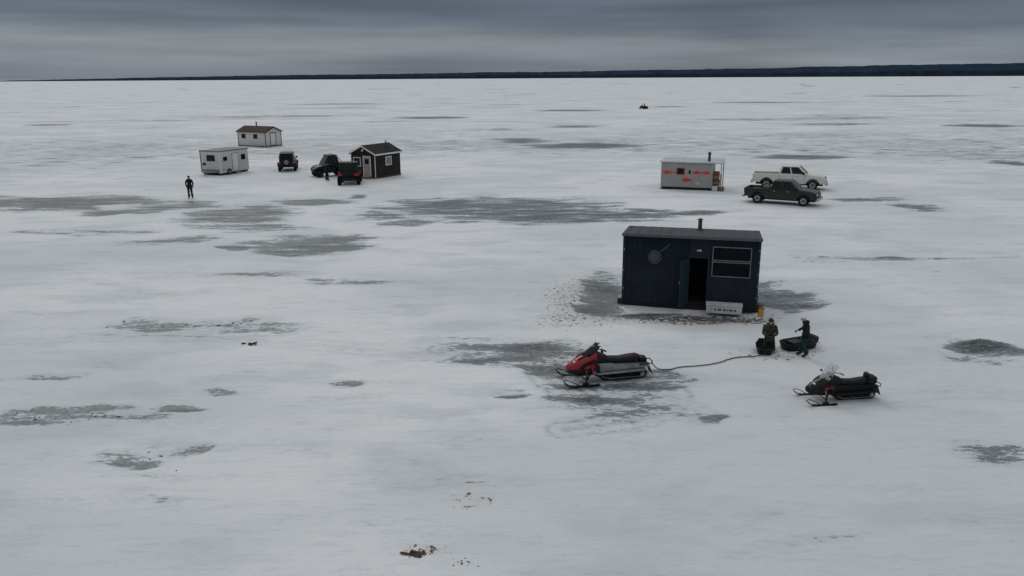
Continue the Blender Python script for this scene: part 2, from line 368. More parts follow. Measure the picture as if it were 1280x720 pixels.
v=[(-.08,-.14,Hh+.02),(W+.08,-.14,Hh+.02),(W+.08,Dp+.1,Hh-.13),(-.08,Dp+.1,Hh-.13)]
v+=[(a,b,c_+.08) for a,b,c_ in v]
mkmesh('roof_slab',v,[(0,1,2,3),(4,5,6,7),(0,1,5,4),(1,2,6,5),(2,3,7,6),(3,0,4,7)],roofdk,r,False,.01)
for k in range(13):
    x=.1+k*.44
    mkmesh('roof_seam',[(x-.01,-.13,Hh+.10),(x+.01,-.13,Hh+.10),(x+.01,Dp+.1,Hh-.05),(x-.01,Dp+.1,Hh-.05),(x-.01,-.13,Hh+.115),(x+.01,-.13,Hh+.115),(x+.01,Dp+.1,Hh-.035),(x-.01,Dp+.1,Hh-.035)],[(0,1,2,3),(4,5,6,7),(0,1,5,4),(1,2,6,5),(2,3,7,6),(3,0,4,7)],roofdk,r)
box(r,'roof_fascia',-.085,W+.085,-.165,-.141,Hh-.0,Hh+.115,M('fascia',(.085,.095,.10),.6,spec=.2))
for y in(.25,Dp-.35): box(r,'skid_runner',-.25,W+.2,y,y+.14,-.06,z0-.003,M('runner_wood',(.03,.025,.02),.8),.02)
box(r,'skirt_board',.02,W-.02,.02,.06,-.03,z0-.003,blackp)
box(r,'door_frame_left',2.69,2.75,-.035,.0,z0,2.26,navyL); box(r,'door_frame_right',3.48,3.54,-.035,0,z0,2.26,navyL); box(r,'door_frame_top',2.75,3.48,-.035,0,2.2,2.26,navyL)
d=box(r,'door_leaf',0,.72,-.02,.02,0,1.98,M('door_leaf_grey_blue',(.018,.032,.046),.5,spec=.2),.005); a=math.radians(-116)
d.rotation_euler=(0,0,a); d.location=(2.73+.36*math.cos(a),-.05+.36*math.sin(a),z0+.04+.99)
cyl(r,'door_handle',(2.73+.66*math.cos(a)-.06,-.05+.66*math.sin(a),1.15),(2.73+.66*math.cos(a)-.06,-.05+.66*math.sin(a),1.31),.015,silver)
Q=[(0,0,0),(W,0,0),(W,0,Hh),(0,0,Hh)]
wf=M('window_frame_grey',(.15,.16,.17),.6,spec=.2)
framed(r,'window_upper',Q,3.68/W,5.16/W,2.16/Hh,2.68/Hh,paneblk,wf,.035,.05)
framed(r,'window_lower',Q,3.68/W,5.16/W,1.48/Hh,2.05/Hh,paneblk,wf,.035,.05)
quadpanel(r,'name_plate',Q,3.02/W,3.2/W,2.48/Hh,2.55/Hh,offwhite,.03)
for z in(.6,1.1,1.6,2.1,2.6): box(r,'reflector',W-.02,W+.02,-.04,-.031,z,z+.04,offwhite)
for z in(.7,1.5,2.4): box(r,'reflector',.0,.03,-.04,-.031,z,z+.06,offwhite)
cx,cz=1.3,2.15; tube(r,'landing_net_hoop',[(cx+.25*math.cos(t*.2618),-.06,cz+.28*math.sin(t*.2618)) for t in range(25)],.012,wf)
loft(r,'landing_net_mesh',[[(cx+s*.24*math.cos(t*.5236),-.05-dd,cz-dz+s*.27*math.sin(t*.5236)) for t in range(12)] for s,dd,dz in((1,0,0),(.8,.05,.03),(.5,.08,.06),(.1,.09,.08))],netm,True)
tube(r,'landing_net_handle',[(cx+.18,-.06,cz+.21),(cx+.6,-.06,cz+.58)],.011,wf)
Rw=M('bench_white',(.45,.45,.44),.6,0,.25,3)
box(r,'step_front',3.52,4.95,-.62,-.585,.04,.36,Rw); box(r,'step_top',3.5,4.97,-.63,-.12,.362,.4,Rw,.006)
for x in(3.56,4.88): box(r,'step_leg',x,x+.05,-.58,-.15,0,.36,Rw)
for k,(x,w_) in enumerate([(3.85,.07),(4.0,.12),(4.2,.1),(4.36,.05),(4.46,.11),(4.64,.08)]): box(r,'step_lettering',x,x+w_,-.625,-.62,.16,.23,blackp)
cyl(r,'chimney_pipe',(3.05,Dp-.45,Hh-.1),(3.05,Dp-.45,Hh+.40),.085,rust); cyl(r,'chimney_collar',(3.05,Dp-.45,Hh-.05),(3.05,Dp-.45,Hh+.06),.14,pipe,.1)
cyl(r,'chimney_cap',(3.05,Dp-.45,Hh+.44),(3.05,Dp-.45,Hh+.50),.14,pipe,.04)
for s in(-1,1): cyl(r,'chimney_cap_strut',(3.05+s*.07,Dp-.45,Hh+.36),(3.05+s*.07,Dp-.45,Hh+.46),.01,pipe,seg=6)
j=root('yellow_jerry_can',10.22,31.0,-10); box(j,'body',-.11,.11,-.08,.08,0,.30,yellow,.03); tube(j,'handle',[(-.08,0,.29),(-.07,0,.36),(.05,0,.36),(.07,0,.3)],.015,yellow); cyl(j,'spout',(.08,0,.28),(.12,0,.37),.022,blackp)
j=root('plastic_bucket',10.36,31.65)
cyl(j,'body',(0,0,0),(0,0,.32),.13,wood,.16); cyl(j,'rim',(0,0,.305),(0,0,.335),.168,wood); tube(j,'bail',[(.16,0,.3),(.12,-.1,.38),(0,-.14,.42),(-.12,-.1,.38),(-.16,0,.3)],.008,silver)
# ------------------------------------------------------------------ fish hut
r=root('grey_ice_fishing_hut',13.03,68.62,-19,0); W,Dp,Hh=4.25,2.6,2.3
box(r,'body_walls',0,W,0,Dp,.22,Hh,greywall,.01)
for x in(0,W):
    for y in(0,Dp): box(r,'corner_trim',x-.04,x+.04,y-.04,y+.04,.2,Hh-.01,offwhite)
v=[(-.15,-.2,Hh+.02),(W+.85,-.2,Hh+.02),(W+.85,Dp+.2,Hh+.12),(-.15,Dp+.2,Hh+.12)]; v+=[(a,b,c_+.07) for a,b,c_ in v]
mkmesh('roof_slab',v,[(0,1,2,3),(4,5,6,7),(0,1,5,4),(1,2,6,5),(2,3,7,6),(3,0,4,7)],greyroof,r)
box(r,'skirting',.02,W-.02,.02,Dp-.02,.02,.2,blackp)
for y in(.2,Dp-.3): box(r,'skid',-.2,W+.8,y,y+.15,-.05,.015,wood)
Q=[(0,0,0),(W,0,0),(W,0,Hh),(0,0,Hh)]
framed(r,'window',Q,1.35/W,1.9/W,1.35/Hh,1.8/Hh,glass,M('window_frame_red',(.25,.04,.03),.5),.06)
framed(r,'window_small',Q,2.3/W,2.5/W,1.35/Hh,1.7/Hh,glass,offwhite,.03)
def fish(r,x,z,l,flip=1):
    P=[(-.5,0),(-.38,.1),(-.2,.17),(-.05,.2),(.02,.28),(.12,.17),(.25,.1),(.33,.05),(.5,.2),(.46,0),(.5,-.2),(.33,-.05),(.2,-.11),(.08,-.2),(-.02,-.18),(-.25,-.16),(-.4,-.09)]
    prism(r,'fish_emblem',[(x+flip*a*l,z+b*l) for a,b in P],-.03,-.002,fishred)
fish(r,.5,1.45,.75);fish(r,2.15,.85,.85);fish(r,2.98,1.5,.7);fish(r,3.78,1.5,.7,-1)
for k,x in enumerate([.95,1.07,1.2]): quadpanel(r,'red_lettering',Q,x/W,(x+.07)/W,1.4/Hh,1.55/Hh,fishred,.02)
quadpanel(r,'vent_box',Q,2.9/W,3.3/W,.45/Hh,.7/Hh,offwhite,.06)
cyl(r,'chimney_pipe',(3.9,.9,Hh),(3.9,.9,Hh+.75),.11,pipe); cyl(r,'chimney_cap',(3.9,.9,Hh+.78),(3.9,.9,Hh+.9),.2,pipe,.06); cyl(r,'chimney_neck',(3.9,.9,Hh+.7),(3.9,.9,Hh+.79),.07,pipe)
for y in(0,Dp): box(r,'porch_post',W+.72,W+.8,y,y+.08,0,Hh+.02+y*.03,offwhite)
for k in range(9):
    for m in range(5):
        cyl(r,'firewood_log',(W+.1+.02*random.random(),.25+m*.2,.12+k*.17),(W+.55+.06*random.random(),.25+m*.2+.02,.12+k*.17),.085,wood if random.random()<.7 else woodend,seg=8)
box(r,'porch_cooler',W+.1,W+.55,-.35,.1,.0,.42,white,.03); box(r,'porch_step',W+.62,W+1.05,-.2,.7,0,.3,wood,.01)
box(r,'gas_cylinder_shelf',W+.58,W+.7,1.4,2.0,0,1.2,rust,.02)
# ------------------------------------------------------------------ white trailer shack
W,Dp,Hh=2.5,4.2,2.4
a=math.radians(-22); r=root('white_trailer_ice_shack',-29.21-W*math.cos(a),79.68-W*math.sin(a),-22,0)
box(r,'body_walls',0,W,0,Dp,.25,Hh,whitewall,.03); box(r,'roof',-.06,W+.06,-.06,Dp+.06,Hh+.001,Hh+.09,M('trailer_roof',(.12,.125,.13),.6),.02)
box(r,'underframe',.1,W-.1,.1,Dp-.1,.08,.247,blackp)
for x in(-.02,W-.06): box(r,'corner_trim',x,x+.08,-.02,.06,.25,Hh,blackp if x<0 else trim)
Q=[(0,0,0),(W,0,0),(W,0,Hh),(0,0,Hh)]
framed(r,'front_window',Q,.35,.72,1.5/Hh,2.0/Hh,glass,blackp,.05); quadpanel(r,'front_lower_band',Q,.06,.94,.38/Hh,.62/Hh,M('grey_band',(.16,.16,.17),.5),.02)
quadpanel(r,'front_vent',Q,.1,.25,1.0/Hh,1.25/Hh,blackp,.02)
Q=[(W,0,0),(W,Dp,0),(W,Dp,Hh),(W,0,Hh)]
framed(r,'door',Q,.42,.62,.30/Hh,2.1/Hh,white,M('door_seam',(.1,.1,.1),.6),.03)
framed(r,'side_window',Q,.73,.88,1.35/Hh,1.9/Hh,glass,offwhite,.04); framed(r,'side_window_small',Q,.1,.24,1.45/Hh,1.85/Hh,glass,offwhite,.03)
quadpanel(r,'side_stripe',Q,.01,.4,.55/Hh,.6/Hh,M('stripe',(.2,.2,.22),.5),.014)
e=bpy.data.objects.new('axle',None); COL.objects.link(e); e.parent=r; e.rotation_euler=(0,0,math.pi/2); e.location=(W-.02,1.2,.32)
wheel(e,'trailer',0,0,0,.32,.2)
tube(r,'hitch_left',[(.3,0,.3),(W/2,-1.0,.35)],.04,blackp); tube(r,'hitch_right',[(W-.3,0,.3),(W/2,-1.0,.35)],.04,blackp); cyl(r,'hitch_jack',(W/2,-.95,0),(W/2,-.95,.6),.035,silver)
box(r,'step',W+.02,W+.35,1.85,2.5,.0,.22,silver)
# ------------------------------------------------------------------ gable sheds
def shed(name,cx,cy,rz,W,D,He,Hr,ridge,wallm,roofm,trimm):
    a=math.radians(rz); r=root(name,cx-W*math.cos(a),cy-W*math.sin(a),rz,0)
    o=.18
    if ridge=='x':
        P=[(0,.15),(D,.15),(D,He),(D/2,Hr),(0,He)]; n=5
        v=[(0,y,z) for y,z in P]+[(W,y,z) for y,z in P]
        eaves=[((-o,-o,He-o*(Hr-He)/(D/2)),(W+o,-o,He-o*(Hr-He)/(D/2)),(W+o,D/2,Hr),(-o,D/2,Hr)),((W+o,D+o,He-o*(Hr-He)/(D/2)),(-o,D+o,He-o*(Hr-He)/(D/2)),(-o,D/2,Hr),(W+o,D/2,Hr))]
    else:
        P=[(0,.15),(W,.15),(W,He),(W/2,Hr),(0,He)]; n=5
        v=[(x,0,z) for x,z in P]+[(x,D,z) for x,z in P]
        zz=He-o*(Hr-He)/(W/2)
        eaves=[((-o,-o,zz),(W/2,-o,Hr),(W/2,D+o,Hr),(-o,D+o,zz)),((W+o,-o,zz),(W/2,-o,Hr),(W/2,D+o,Hr),(W+o,D+o,zz))]
    f=[(i,(i+1)%n,n+(i+1)%n,n+i) for i in range(n)]+[tuple(range(n)),tuple(range(n,2*n))]
    mkmesh('walls',v,f,wallm,r)
    for q_ in eaves:
        vv=[(x,y,z+.01) for x,y,z in q_]+[(x,y,z+.09) for x,y,z in q_]
        mkmesh('roof_plane',vv,[(0,1,2,3),(4,5,6,7),(0,1,5,4),(1,2,6,5),(2,3,7,6),(3,0,4,7)],roofm,r)
    if ridge=='x':
        for x in(-o-.025,W+o+.001):
            for s in(0,1):
                ys=(-o,D/2) if s==0 else (D/2,D+o); zs=(He-o*(Hr-He)/(D/2),Hr) if s==0 else (Hr,He-o*(Hr-He)/(D/2))
                vv=[(x+dx,y,z+dz) for dx in(0,.024) for (y,z) in zip(ys,zs) for dz in(-.07,.08)]
                mkmesh('bargeboard',vv,[(0,1,3,2),(4,6,7,5),(0,2,6,4),(1,5,7,3),(0,4,5,1),(2,3,7,6)],trimm,r)
    else:
        for y in(-o-.025,D+o+.001):
            for s in(0,1):
                xs=(-o,W/2) if s==0 else (W/2,W+o); zs=(He-o*(Hr-He)/(W/2),Hr) if s==0 else (Hr,He-o*(Hr-He)/(W/2))
                vv=[(x,y+dy,z+dz) for dy in(0,.024) for (x,z) in zip(xs,zs) for dz in(-.07,.08)]
                mkmesh('bargeboard',vv,[(0,1,3,2),(4,6,7,5),(0,2,6,4),(1,5,7,3),(0,4,5,1),(2,3,7,6)],trimm,r)
        for x in(-o-.02,W+o): box(r,'eave_fascia',x,x+.02,-o,D+o,zz-.07,zz+.08,trimm)
    for y in((.1,D-.25) if ridge=='x' else ()):
        box(r,'skid',-.2,W+.2,y,y+.15,-.05,.147,wood)
    for x in((.1,W-.25) if ridge=='y' else ()): box(r,'skid',x,x+.15,-.25,D+.2,-.05,.147,wood)
    Qf=[(0,0,0),(W,0,0),(W,0,He),(0,0,He)]; Qs=[(W,0,0),(W,D,0),(W,D,He),(W,0,He)]
    return r,Qf,Qs
W,D_,He=3.0,3.9,2.4
r,Qf,Qs=shed('dark_gable_ice_shack',-13.11,76.42,-30,W,D_,He,3.1,'y',darkwood,blackroof,trim)
framed(r,'front_door',Qf,.52,.80,.2/He,2.1/He,M('door_tan',(.3,.27,.22),.5),trim,.07); quadpanel(r,'door_light',Qf,.58,.74,1.4/He,1.9/He,glass,.03)
framed(r,'front_window',Qf,.12,.38,1.2/He,1.95/He,glass,trim,.07); framed(r,'side_window',Qs,.42,.62,1.25/He,1.95/He,M('curtained_pane',(.2,.2,.2),.5),trim,.08)
for x in(-.01,W-.05): box(r,'corner_trim',x,x+.06,-.03,.03,.15,He,trim)
box(r,'gable_lamp',1.4,1.6,-.08,-.0,2.6,2.8,trim,.02)
cyl(r,'chimney_pipe',(2.3,2.6,2.5),(2.3,2.6,3.4),.07,pipe); cyl(r,'chimney_cap',(2.3,2.6,3.42),(2.3,2.6,3.5),.12,pipe,.04)
box(r,'door_step',1.5,2.5,-.6,-.05,0,.2,wood)
W,D_,He=5.4,3.1,2.1
r,Qf,Qs=shed('white_gable_ice_shack',-34.9,113.7,-28,W,D_,He,2.75,'x',whitewall,brownroof,brownroof)
framed(r,'side_door',Qs,.3,.62,.2/He,1.9/He,white,brownroof,.1); framed(r,'front_window',Qf,.58,.7,1.2/He,1.7/He,glass,brownroof,.06)
framed(r,'front_window_b',Qf,.15,.27,1.2/He,1.7/He,glass,brownroof,.06)
for x in(-.02,W-.08): box(r,'corner_trim',x,x+.1,-.03,.03,.15,He,brownroof)
box(r,'corner_trim_back',W-.03,W+.03,D_-.08,D_+.02,.15,He,brownroof)
cyl(r,'chimney_pipe',(1.6,2.2,2.3),(1.6,2.2,3.3),.09,pipe); cyl(r,'chimney_cap',(1.6,2.2,3.3),(1.6,2.2,3.4),.15,pipe,.05)
# ------------------------------------------------------------------ pickups
def arch(xc,R,z0,n=8,rev=False):
    pts=[(xc+R*math.cos(t),max(z0,.40+R*math.sin(t))) for t in np.linspace(math.pi,0,n)]
    return pts[::-1] if rev else pts
def cabin(r,b,t,body,gm=glass,rails=True,win=((.05,.46),(.52,.95))):
    x0,x1,hy,z0_=b; X0,X1,HY,Z=t
    B=[(x0,-hy,z0_),(x1,-hy,z0_),(x1,hy,z0_),(x0,hy,z0_)]; T=[(X0,-HY,Z),(X1,-HY,Z),(X1,HY,Z),(X0,HY,Z)]
    v=B+T; mkmesh('cabin_shell',v,[(0,1,2,3),(4,5,6,7),(0,1,5,4),(1,2,6,5),(2,3,7,6),(3,0,4,7)],body,r,False,.05)
    qr=[B[0],B[1],T[1],T[0]]; ql=[B[2],B[3],T[3],T[2]]; qf=[B[1],B[2],T[2],T[1]]; qb=[B[3],B[0],T[0],T[3]]
    quadpanel(r,'windscreen',qf,.06,.94,.1,.92,gm,.008); quadpanel(r,'rear_window',qb,.08,.92,.15,.88,gm,.008)
    for u0,u1 in win:
        quadpanel(r,'window_right',qr,u0,u1,.1,.88,gm,.008); quadpanel(r,'window_left',ql,1-u1,1-u0,.1,.88,gm,.008)
def pickup(name,x,y,rz,paint,z=None,s=1,cargo=False):
    r=root(name,x,y,rz,z,s)
    prof=[(-2.8,.55),(-2.82,1.2),(-.8,1.22),(1.25,1.2),(2.3,1.12),(2.72,1.02),(2.8,.85),(2.8,.5)]
    prof+=[(1.8+.5,.5)]+arch(1.8,.5,.5,9,True)[1:-1]+[(1.3,.5)]+[(1.2,.45),(-1.1,.45)]+arch(-1.75,.5,.5,9,True)[1:-1]+[(-2.25,.5)]
    for s_ in(-1,1):
        y0,y1=(.84,.98) if s_>0 else(-.98,-.84); prism(r,'body_side',prof,y0,y1,paint,.03)
        box(r,'rocker',-1.2,1.25,s_*.93-.06,s_*.93+.06,.36,.47,blackp,.02)
        for xx in(-.75,.28,1.2): box(r,'door_gap',xx-.008,xx+.008,s_*.982-.003,s_*.982+.003,.52,1.18,blackp)
        for xx in(-.55,.48): box(r,'door_handle',xx,xx+.14,s_*.985-.015,s_*.985+.015,1.04,1.08,chrome,.005)
        box(r,'mirror',1.0,1.14,min(s_*.98,s_*1.2),max(s_*.98,s_*1.2),1.24,1.44,blackp,.03)
        box(r,'tail_light',-2.84,-2.78,s_*.9-.07,s_*.9+.07,.85,1.17,redlight,.01)
        box(r,'head_light',2.70,2.815,s_*.78-.14,s_*.78+.14,.8,.98,headl,.03)
        for xc in(1.8,-1.75): tube(r,'arch_lip',[(xc+.5*math.cos(t),s_*.985,.40+.5*math.sin(t)) for t in np.linspace(.2,math.pi-.2,12)],.022,blackp)
    prism(r,'hood_block',[(1.1,.6),(2.78,.6),(2.78,.86),(2.7,1.05),(2.3,1.16),(1.2,1.26),(1.1,1.26)],-.84,.84,paint,.04)
    box(r,'cab_core',-.8,1.1,-.84,.84,.45,1.22,paint); box(r,'bed_floor',-2.78,-.8,-.84,.84,.6,.68,blackp); box(r,'tailgate',-2.82,-2.76,-.84,.84,.6,1.2,paint,.01)
    box(r,'chassis',-2.6,2.6,-.5,.5,.3,.45,blackp)
    if cargo:
        box(r,'cargo_box',-1.5,-.95,-.7,.7,.68,1.28,blackp,.03); box(r,'cargo_cooler',-2.4,-1.8,-.2,.5,.68,1.1,blackp,.03)
    box(r,'grille',2.78,2.83,-.6,.6,.72,1.0,blackp,.02); box(r,'grille_bar',2.83,2.85,-.6,.6,.84,.88,chrome,.005)
    box(r,'front_bumper',2.72,2.95,-.95,.95,.42,.64,chrome,.04); box(r,'rear_bumper',-3.0,-2.8,-.93,.93,.45,.62,chrome,.04)
    cabin(r,(-.85,1.45,.9,1.2),(-.6,.72,.72,1.86),paint,win=((.06,.42),(.47,.88)))
    for xc in(1.8,-1.75):
        for s_ in(-1,1): wheel(r,'wheel',xc,s_*.85,.40,.40,.27)
        cyl(r,'axle',(xc,-.8,.4),(xc,.8,.4),.06,blackp)
    return r
pickup('pickup_truck',20.7,60.0,-30,truckdark,cargo=True,s=.95)
pickup('pickup_truck.001',24.2,68.7,-20,truckwhite,s=1.06)
# ------------------------------------------------------------------ jeep & utv
def jeep(name,x,y,rz,paint):
    r=root(name,x,y,rz); 
    prof=[(-1.9,.55),(-1.9,1.15),(1.0,1.15),(1.9,1.08),(1.95,.6)]+[(1.75,.6)]+[(1.25+.52*math.cos(t),.42+.52*math.sin(t)) for t in np.linspace(.4,math.pi-.4,8)]+[(.7,.45),(-.7,.45)]+[(-1.2+.52*math.cos(t),.42+.52*math.sin(t)) for t in np.linspace(.4,math.pi-.4,8)]
    prism(r,'tub_body',prof,-.75,.75,paint,.03)
    cabin(r,(-1.88,.75,.74,1.15),(-1.8,.45,.66,1.86),paint,win=((.04,.34),(.38,.66),(.7,.95)))
    box(r,'hard_top',-1.85,.5,-.69,.69,1.865,1.92,blackp,.02)
    for s_ in(-1,1):
        for xc in(1.25,-1.2):
            wheel(r,'wheel',xc,s_*.78,.42,.42,.28,knob=False)
            prism(r,'fender_flare',[(xc+(.58)*math.cos(t),.42+.56*math.sin(t)) for t in np.linspace(.35,math.pi-.35,9)]+[(xc+(.5)*math.cos(t),.42+.48*math.sin(t)) for t in np.linspace(math.pi-.35,.35,9)],min(s_*.72,s_*.97),max(s_*.72,s_*.97),blackp)
        box(r,'tail_light',-1.96,-1.9,s_*.68-.06,s_*.68+.06,.85,1.05,redlight,.01)
        cyl(r,'head_light',(1.9,s_*.5,.92),(1.97,s_*.5,.92),.11,headl)
        box(r,'mirror',.6,.7,min(s_*.78,s_*.98),max(s_*.78,s_*.98),1.22,1.42,blackp,.02)
        box(r,'side_step',-.6,.65,s_*.85-.07,s_*.85+.07,.38,.43,blackp)
    box(r,'front_bumper',1.95,2.12,-.8,.8,.5,.66,blackp,.02); box(r,'rear_bumper',-2.08,-1.92,-.8,.8,.5,.66,blackp,.02)
    for k in range(7): box(r,'grille_slot',1.952,1.958,-.33+k*.1,-.28+k*.1,.72,1.0,silver)
    e=bpy.data.objects.new('spare_mount',None); COL.objects.link(e); e.parent=r; e.rotation_euler=(0,0,math.pi/2); e.location=(-2.03,0,1.05); wheel(e,'spare',0,0,0,.38,.24)
    return r
def utv(name,x,y,rz,paint,accent):
    r=root(name,x,y,rz)
    prism(r,'lower_hull',[(-1.4,.45),(-1.45,.7),(-.5,.72),(-.45,.5),(.45,.5),(.55,.8),(1.35,.75),(1.5,.55),(1.3,.35),(-1.2,.35)],-.5,.5,blackp,.03)
    loft(r,'hood',[sec(.5,.62,.7,1.12,p=4),sec(.9,.6,.66,1.06,p=4),sec(1.3,.5,.6,.92,p=4),sec(1.55,.34,.55,.76,p=4)],accent)
    for s_ in(-1,1):
        prism(r,'rear_fender',[(-1.5,.75),(-1.5,1.1),(-.6,1.12),(-.5,.85),(-.7,.78)],min(s_*.45,s_*.74),max(s_*.45,s_*.74),blackp,.03)
        prism(r,'rear_fender_panel',[(-1.3,.85),(-1.3,1.02),(-.7,1.04),(-.62,.88)],min(s_*.74,s_*.76),max(s_*.74,s_*.76),accent,.01)
        prism(r,'front_fender',[(.45,.72),(.5,1.05),(1.1,.98),(1.45,.78),(1.4,.72)],min(s_*.45,s_*.76),max(s_*.45,s_*.76),accent,.03)
        prism(r,'half_door',[(-.5,.5),(-.52,.95),(.45,.9),(.5,.5)],min(s_*.66,s_*.7),max(s_*.66,s_*.7),accent if s_>0 else blackp,.01)
        tube(r,'roll_cage_side',[(.62,s_*.66,1.05),(.3,s_*.62,1.55),(.1,s_*.6,1.86),(-.5,s_*.6,1.9),(-.75,s_*.6,1.85),(-.9,s_*.64,1.1)],.035,blackpaint)
        tube(r,'roll_cage_rear_brace',[(-.7,s_*.6,1.84),(-1.4,s_*.6,1.1)],.03,blackpaint)
        mkmesh('soft_door_window',[(.55,s_*.65,1.0),(.2,s_*.62,1.6),(.08,s_*.6,1.84),(-.72,s_*.6,1.84),(-.88,s_*.64,1.0)],[(0,1,2,3,4)],wshd,r)
        for xc in(1.0,-1.05):
            wheel(r,'wheel',xc,s_*.68,.36,.36,.28,rim=blackpaint,knob=True)
            tube(r,'suspension_arm',[(xc,s_*.2,.5),(xc,s_*.6,.38)],.03,redlight if accent is redutv else blackp)
            tube(r,'shock',[(xc,s_*.35,.85),(xc,s_*.55,.4)],.035,accent)
        box(r,'tail_light',-1.56,-1.49,s_*.58-.12,s_*.58+.12,.86,1.02,redlight,.01); box(r,'head_light',1.38,1.52,s_*.36-.1,s_*.36+.1,.72,.8,headl,.02)
        box(r,'seat_base',-.45,.05,s_*.3-.22,s_*.3+.22,.6,.75,seatm,.04); box(r,'seat_back',-.55,-.42,s_*.3-.22,s_*.3+.22,.7,1.35,seatm,.05)
    for xx,zz in((.1,1.86),(-.5,1.9),(-.9,1.12)): tube(r,'cross_bar',[(xx,-.6,zz),(xx,.6,zz)],.026,blackpaint)
    prism(r,'roof_panel',[(.18,1.88),(-.5,1.93),(-.85,1.88),(-.85,1.92),(-.5,1.98),(.18,1.93)],-.66,.66,blackp,.01)
    mkmesh('windscreen',[(.63,-.62,1.08),(.63,.62,1.08),(.13,.56,1.84),(.13,-.56,1.84)],[(0,1,2,3)],wshd,r)
    mkmesh('rear_screen',[(-.93,-.6,1.15),(-.93,.6,1.15),(-.8,.56,1.84),(-.8,-.56,1.84)],[(0,1,2,3)],wshd,r)
    box(r,'cargo_bed',-1.5,-.75,-.55,.55,.78,.84,blackp); box(r,'bed_tailgate',-1.52,-1.48,-.45,.45,.8,1.08,blackp,.01); box(r,'cargo_box',-1.4,-.9,-.4,.4,.85,1.15,blackp,.04)
    tube(r,'steering',[(.45,.3,1.0),(.3,.3,1.12)],.02,blackp)
    return r
jeep('off_road_vehicle',-23.8,84.6,101,blackpaint)
utv('utility_side_by_side',-18.3,79.0,208,blackp,blackpaint).scale=(1.05,1.15,1.08)
utv('utility_side_by_side.001',-15.05,73.6,97,blackp,redutv).scale=(1.1,1.25,1.05)
